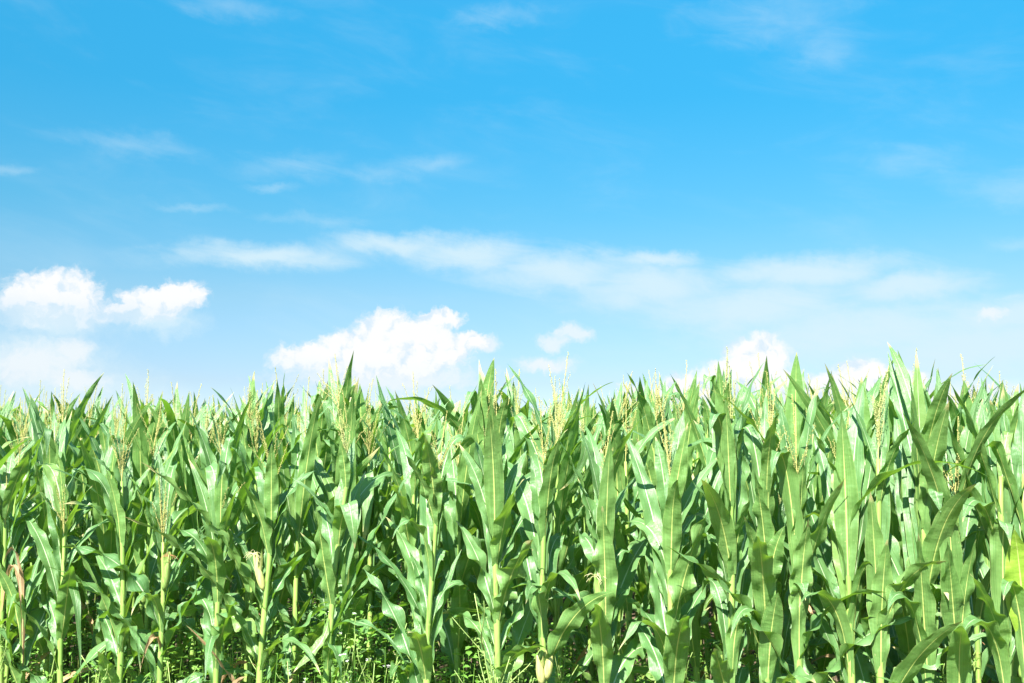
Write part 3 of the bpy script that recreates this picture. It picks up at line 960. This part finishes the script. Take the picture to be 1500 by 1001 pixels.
sky_plant(1262, 1.0, 'corn plant with a pair of dark pointed tips right of the big pointed leaf', 560, [
    (720, 1262, 552, 552, -.05, .095, {'wave': .2}), (700, 1290, 562, 562, .05, .07, {'wave': .2}), (730, 1238, 590, 590, -.1, .09)], tassel=False)
sky_plant(1376, 1.0, 'corn plant with a narrow upright blade beside the tallest right-hand tip', 550, [
    (700, 1374, 538, 538, -.05, .08, {'wave': .2}), (720, 1352, 560, 560, .05, .07, {'wave': .2}), (720, 1398, 590, 590, -.1, .08)], tassel=False)
sky_plant(1420, 1.2, 'corn plant with a broad pale blade standing near the right edge', 565, [
    (730, 1412, 556, 556, -.05, .11, {'wave': .4}), (700, 1440, 585, 585, .05, .08)], tass_h=1.7)
sky_plant(1474, 1.0, 'corn plant with clustered upright tips close to the right edge', 565, [
    (720, 1468, 556, 556, -.05, .09, {'wave': .2}), (700, 1492, 562, 562, .05, .08, {'wave': .2}), (730, 1450, 585, 585, -.1, .09)], tassel=False)

# ------------------------------------------------------------------ prototypes for the rest of the field
PROTO = []
for i in range(22):
    rg = random.Random(500 + i)
    p = make_plant(900 + i, height=rg.uniform(1.84, 1.97), r0=rg.uniform(0.012, 0.016), tassel=(i % 6 != 5), fresh=(i % 4 == 1), tassel_len=rg.uniform(0.95, 1.2),
                   tassel_droop=(0.12 if i % 4 == 3 else 0.0), ear=[(rg.uniform(0.85, 1.1), rg.uniform(0, 6.28), rg.random() < 0.4)] if i % 5 == 0 else None,
                   auto_from=0.34, leaf_up=rg.uniform(0.7, 1.1))
    p['tasselled'] = 1 if i % 6 != 5 else 0
    PROTO.append(p)

rng = random.Random(42)
used = set()
cnt = 0
MAXN = 300 - len(FRONT)
rows = []
FILL = 0.5
for row in [0, FILL] + list(range(1, 10)):
    items = []
    y00 = Y0 + ROW * row
    # positions along the slanting row
    s = -12.0
    while s < 12.0:
        x = s * math.cos(math.atan(SLOPE)); y = y00 - SLOPE * x
        s += rng.uniform(0.17, 0.27) if row != FILL else rng.uniform(0.20, 0.38)
        px = 750 + FPX * x / y if y > 0.5 else 9999
        items.append((x + rng.uniform(-.03, .03), y + rng.uniform(-.08, .08), px))
    rows.append((row, items))
off = []                                   # plants out of frame or past the countable three hundred
for row, items in rows:
    vis = []
    for (x, y, px) in items:
        if px < -45 or px > 1545:
            if abs(x) < 9 and y > 1.0 and not (row <= 1 and 1500 < px < 1900):
                off.append((x, y, row))
            continue
        if row == 0 and not (px < -20 or px > 1512):
            continue                       # the front row is built above
        if any(abs(px - fp) < 26 and abs(row - fr) < (0.65 if row != FILL else 0.3) for fp, fr, _ in FRONT):
            continue
        if cnt >= MAXN:
            off.append((x, y, row))
            continue
        cnt += 1
        vis.append((px, x, y))
    vis.sort()
    for i, (px, x, y) in enumerate(vis):
        k = rng.randrange(len(PROTO))
        hs_ = rng.uniform(0.97, 1.05) * (0.985 if px < 330 else 1.005 if px < 1000 else (0.985 if row > 1 and px > 1330 else 1.02 if row > 1 else 0.97 if px < 1380 else 0.93)) * (0.93 if row <= FILL else 1)
        pr = PROTO[k]
        if k not in used:
            used.add(k); q = pr; q.location = (x, y, gheight(x, y)); q.rotation_euler = (0, 0, rng.uniform(0, 6.28)); q.scale = (hs_,) * 3
        else:
            q = copy_plant(pr, (x, y, gheight(x, y)), rng.uniform(0, 6.28), hs_)
        size = 'tall' if hs_ > 1.03 else ('low' if hs_ < 0.97 else 'mid-height')
        look = 'tasselled' if pr.get('tasselled') else 'leafy'
        half = len(vis) // 2
        where = f"{ORD[i]} from the left" if i <= half else f"{ORD[len(vis) - 1 - i]} from the right"
        place = f"in the {ORD[row]} row of the field" if row != FILL else "squeezed in just behind the front stalks"
        q['label'] = f"{size} {look} corn plant {place}, {where}"
        q['category'] = 'corn plant'
        q['group'] = GRP
for k, pr in enumerate(PROTO):
    if 'tasselled' in pr:
        pass
    if k not in used:                      # never leave an unused prototype standing
        for ch in list(pr.children_recursive):
            bpy.data.objects.remove(ch)
        bpy.data.objects.remove(pr)
for o in bpy.data.objects:
    if 'tasselled' in o:
        del o['tasselled']


# ------------------------------------------------------------------ the far field as one object
def low_plant(seed):
    rg = random.Random(seed)
    L, S, T = MB(), MB(), MB()
    sh = 1.68
    tube(S, [(0, 0, 0), (0.01, 0.01, 0.9), (0, 0.0, sh)], [0.014, 0.011, 0.006], 4, cap=False)
    pl = rg.uniform(0, 3.14)
    for i in range(10):
        z = 0.3 + i * 0.135
        rel = z / sh
        a = pl + (PI if i % 2 else 0) + rg.gauss(0, .35)
        hd = Vector((math.cos(a), math.sin(a), 0))
        Lf = (0.50 + 0.42 * math.sin(PI * min(1, rel * .92))) * (0.72 if rel > .8 else 1)
        a0, a1 = (rg.uniform(.1, .34), rg.uniform(.15, 1.0)) if rel > .6 else (rg.uniform(.3, .5), rg.uniform(.8, 2.5))
        ribbon(L, arc_path((0, 0, z), hd, Lf, a0, a1, 1.4, 8), hd, rg.uniform(.07, .095), rg, 8, 2, 0.3, twist=rg.gauss(0, .6), wave=0.8)
    tm = tassel_bm(rg, 0.95, 0.9, 0.0, lo=True)
    T.add([(v[0], v[1], v[2] + sh) for v in tm.v], tm.f)
    return [(np.array(m.v, dtype=np.float32), m.f, m.uv) for m in (L, S, T)]


lows = [low_plant(70 + i) for i in range(6)]
spots = [(x, y) for (x, y, r_) in off]
for row in range(10, 34):
    y00 = Y0 + ROW * row
    s = -20.0
    while s < 20:
        x = s * 0.938; y = y00 - SLOPE * x
        s += rng.uniform(0.22, 0.36)
        if y > 1 and abs(x) < 0.62 * y + 2.0:
            spots.append((x + rng.uniform(-.04, .04), y + rng.uniform(-.08, .08)))
allv, loops, sizes, uvs, mats = [], [], [], [], []
base_i = 0
pre = []
for lp in lows:
    pp = []
    for mi, (v, f, uv) in enumerate(lp):
        ls = np.array([i for fc in f for i in fc], dtype=np.int32)
        sz = np.array([len(fc) for fc in f], dtype=np.int32)
        pp.append((v, ls, sz, np.array(uv, dtype=np.float32)[ls]))
    pre.append(pp)
for (x, y) in spots:
    a = rng.uniform(0, 6.28); sc = rng.uniform(0.96, 1.10)
    ca, sa = math.cos(a) * sc, math.sin(a) * sc
    for mi, (v, ls, sz, uv) in enumerate(pre[rng.randrange(len(pre))]):
        w = np.empty_like(v)
        w[:, 0] = v[:, 0] * ca - v[:, 1] * sa + x
        w[:, 1] = v[:, 0] * sa + v[:, 1] * ca + y
        w[:, 2] = v[:, 2] * sc
        allv.append(w); loops.append(ls + base_i); sizes.append(sz); uvs.append(uv); mats.append(np.full(len(sz), mi, dtype=np.int32))
        base_i += len(v)
V = np.concatenate(allv); LP = np.concatenate(loops); SZ = np.concatenate(sizes); UV = np.concatenate(uvs); MT = np.concatenate(mats)
me = bpy.data.meshes.new('far_corn')
me.vertices.add(len(V)); me.vertices.foreach_set('co', V.ravel())
me.loops.add(len(LP)); me.loops.foreach_set('vertex_index', LP)
me.polygons.add(len(SZ))
st = np.zeros(len(SZ), dtype=np.int32); st[1:] = np.cumsum(SZ)[:-1]
me.polygons.foreach_set('loop_start', st)
me.polygons.foreach_set('material_index', MT)
me.polygons.foreach_set('use_smooth', np.ones(len(SZ), dtype=bool))
lay = me.uv_layers.new(name='UVMap'); lay.data.foreach_set('uv', UV.ravel())
for m in (M_LEAF, M_STALK, M_TASSEL):
    me.materials.append(m)
me.update(calc_edges=True); me.validate()
far = link('distant_corn', me)
far['kind'] = 'stuff'; far['label'] = 'mass of corn tops far back in the field'; far['category'] = 'corn'


# ------------------------------------------------------------------ weeds
def weed_leaf(mb, p, d, size, rg, lobed=True):
    d = d.normalized()
    up = Vector((0, 0, 1))
    b = d.cross(up)
    b = b.normalized() if b.length > 1e-3 else Vector((1, 0, 0))
    n = b.cross(d).normalized()
    tw = rg.uniform(-.6, .6)
    b = (b * math.cos(tw) + n * math.sin(tw)); n = b.cross(d).normalized()
    w = size * rg.uniform(0.42, 0.62)
    pr = [(0.0, 0.0), (0.16, 0.35), (0.30, 1.0), (0.42, 0.80), (0.62, 0.74), (0.8, 0.40), (1.0, 0.0)] if lobed else [(0, 0), (.2, .3), (.45, .5), (.75, .3), (1, 0)]
    vs = []
    for (s, q) in pr:
        c_ = p + d * (size * s) - up * (size * 0.25 * s * s)
        vs.append(c_ - b * (w * 0.5 * q) + n * (0.18 * w * q))
        vs.append(c_)
        vs.append(c_ + b * (w * 0.5 * q) + n * (0.18 * w * q))
    fs = []
    for i in range(len(pr) - 1):
        a = i * 3
        fs.append((a, a + 1, a + 4, a + 3)); fs.append((a + 1, a + 2, a + 5, a + 4))
    mb.add(vs, fs)


def make_weed(seed, h, leafsize=0.04, fine=False, pale=False, flowers=False, nbr=9):
    rg = random.Random(seed)
    root = bpy.data.objects.new('weed', None); root.empty_display_size = 0.05; C.objects.link(root)
    S, F, B = MB(), MB(), MB()
    main = [Vector((0, 0, 0))]
    d = Vector((rg.uniform(-.1, .1), rg.uniform(-.1, .1), 1))
    for i in range(9):
        d = (d + Vector((rg.uniform(-.12, .12), rg.uniform(-.12, .12), 0))).normalized()
        main.append(main[-1] + d * h / 9)
    tube(S, main, [0.006 * (1 - 0.08 * i) for i in range(10)], 5)
    stems = [(main, 0.3)]
    for k in range(nbr):
        f = rg.uniform(0.15, 0.85) * 9; i = int(f)
        p = main[i].lerp(main[i + 1], f - i)
        a = rg.uniform(0, 6.28)
        dd = Vector((math.cos(a), math.sin(a), rg.uniform(0.7, 1.5))).normalized()
        Lb = h * rg.uniform(0.18, 0.42) * (1 - 0.4 * f / 9)
        br = [p]
        for q in range(5):
            dd = (dd + Vector((rg.uniform(-.2, .2), rg.uniform(-.2, .2), 0.08))).normalized()
            br.append(br[-1] + dd * Lb / 5)
        tube(S, br, [0.003 * (1 - 0.13 * i) for i in range(6)], 4)
        stems.append((br, 0.1))
    for (pts, s0) in stems:
        L = sum((pts[i + 1] - pts[i]).length for i in range(len(pts) - 1))
        k = int(L / (0.014 if fine else 0.019))
        for q in range(k):
            s = s0 + (1 - s0) * q / max(1, k)
            f = s * (len(pts) - 1); i = min(int(f), len(pts) - 2)
            p = pts[i].lerp(pts[i + 1], f - i)
            a = rg.uniform(0, 6.28)
            dd = Vector((math.cos(a), math.sin(a), rg.uniform(-0.1, 0.9)))
            pt = p + dd.normalized() * (0.006 if fine else 0.014)
            weed_leaf(F, pt, dd, leafsize * rg.uniform(0.5, 1.15) * (1 - 0.45 * s), rg, not fine)
        if flowers and rg.random() < .8:
            for q in range(4):
                p = pts[-1] + Vector((rg.uniform(-.012, .012), rg.uniform(-.012, .012), rg.uniform(0, .012)))
                for t_ in range(5):
                    a = t_ * 1.257
                    e = Vector((math.cos(a), math.sin(a), 0.3)) * 0.006
                    g_ = Vector((-math.sin(a), math.cos(a), 0)) * 0.002
                    B.add([p, p + e + g_, p + e * 1.2, p + e - g_], [(0, 1, 2, 3)])
    link('stem', S.mesh('stem', M_WSTEM), root)
    link('foliage', F.mesh('foliage', M_WEED_PALE if pale else M_WEED), root)
    if flowers and B.v:
        link('blossom', B.mesh('blossom', M_FLOWER, False), root)
    return root


wspec = [
    # px, row, top pixel y, leaf size, fine, pale, flowers, label
    (745, -0.25, 850, .030, True, True, False, 'feathery pale weed climbing in front of the broad glossy-leaved corn plant'),
    (778, -0.2, 905, .028, True, True, False, 'low feathery weed just left of the two pale corn ears'),
    (700, -0.1, 930, .034, True, True, False, 'pale weed between two front corn stalks, left of the climbing feathery weed'),
    (520, -0.1, 925, .045, False, True, True, 'broad pale-leaved weed with tiny white blossoms, front of the weedy gap'),
    (560, 0.3, 880, .042, False, False, True, 'tallest dark weed in the weedy gap, right of centre of the gap'),
    (500, 0.35, 900, .040, False, False, True, 'dark green weed at the left side of the weedy gap'),
    (590, 0.1, 905, .040, False, False, False, 'bushy weed against the straw-tasselled corn stalk'),
    (545, -0.15, 960, .045, False, False, False, 'low bright weed at the bottom of the weedy gap'),
    (655, 0.3, 915, .036, False, False, True, 'weed half shaded between the straw-tasselled plant and its slim neighbour'),
    (425, 0.3, 870, .045, False, False, False, 'weed showing through right of the yellow ear'),
    (440, -0.1, 965, .04, False, False, False, 'low weed at the foot of the yellow-eared corn plant'),
    (150, -0.1, 940, .036, False, True, False, 'pale weed between the second and third corn stalks from the left'),
    (70, 0.2, 930, .04, False, False, False, 'weed behind the young corn plant at far left'),
    (12, -0.2, 900, .034, True, True, False, 'pale feathery weed in the lower left corner'),
    (215, 0.2, 925, .04, False, False, False, 'weed between the stalk with withered silk and its left neighbour'),
    (120, 0.4, 910, .042, False, False, False, 'dark weed deep behind the folded hanging leaf'),
    (290, -0.1, 965, .038, False, True, False, 'small pale weed in front of the wide-leaved corn plant at left'),
    (350, 0.3, 930, .04, False, False, False, 'weed behind the gap between the wide-leaved and yellow-eared plants'),
    (830, 0.2, 950, .036, False, False, False, 'low weed right of the two pale ears'),
    (930, 0.3, 900, .038, False, False, False, 'dark weed seen left of the plant with spread lower leaves'),
    (1020, 0.2, 955, .036, False, False, False, 'dark weed under the plant with the wide white-ribbed leaf'),
    (1205, 0.4, 940, .036, False, False, False, 'dark weed in the dark gap at right'),
    (1420, 0.3, 950, .036, False, False, False, 'weed deep behind the rightmost corn stalks'),
]
for i, (px, row, ty, ls, fine, pale, fl, lab) in enumerate(wspec):
    dep = edge_depth(px, row)
    p = world_at(px, ty, dep)
    w = make_weed(300 + i, p.z, ls, fine, pale, fl, 12 if fine else 10)
    w.location = (p.x, dep, gheight(p.x, dep) - 0.005)
    w['label'] = lab; w['category'] = 'weed'; w['group'] = 'weeds at the foot of the corn'

# ground cover between the rows
UG = MB()
rg = random.Random(9)
for i in range(46000):
    px = rg.uniform(-300, 1800)
    row = rg.uniform(-0.5, 4.0)
    dep = edge_depth(px, row)
    x = (px - 750) / FPX * dep
    nz = 0.5 + 0.5 * mnoise.noise(Vector((x * 1.7, dep * 1.7, 5)))
    k = 1.22 if 470 < px < 640 else (1.0 if 400 < px < 850 or px < 330 else 0.62)
    hmax = (0.34 + 0.66 * nz) * k * (0.75 if row < 0 else 1)
    z = hmax * (1 - rg.random() ** 1.6)
    a = rg.uniform(0, 6.28)
    weed_leaf(UG, Vector((x, dep, z + 0.01)), Vector((math.cos(a), math.sin(a), rg.uniform(-.2, .8))), rg.uniform(.02, .055), rg, rg.random() < .6)
    if rg.random() < 0.08:
        tube(UG, [(x, dep, 0), (x + rg.uniform(-.03, .03), dep, z * .6), (x, dep, z + .02)], [.003, .0025, .001], 4, cap=False)
ug = link('undergrowth', UG.mesh('undergrowth', M_WEED))
ug['kind'] = 'stuff'; ug['label'] = 'low leafy ground cover between the corn rows'; ug['category'] = 'ground cover'
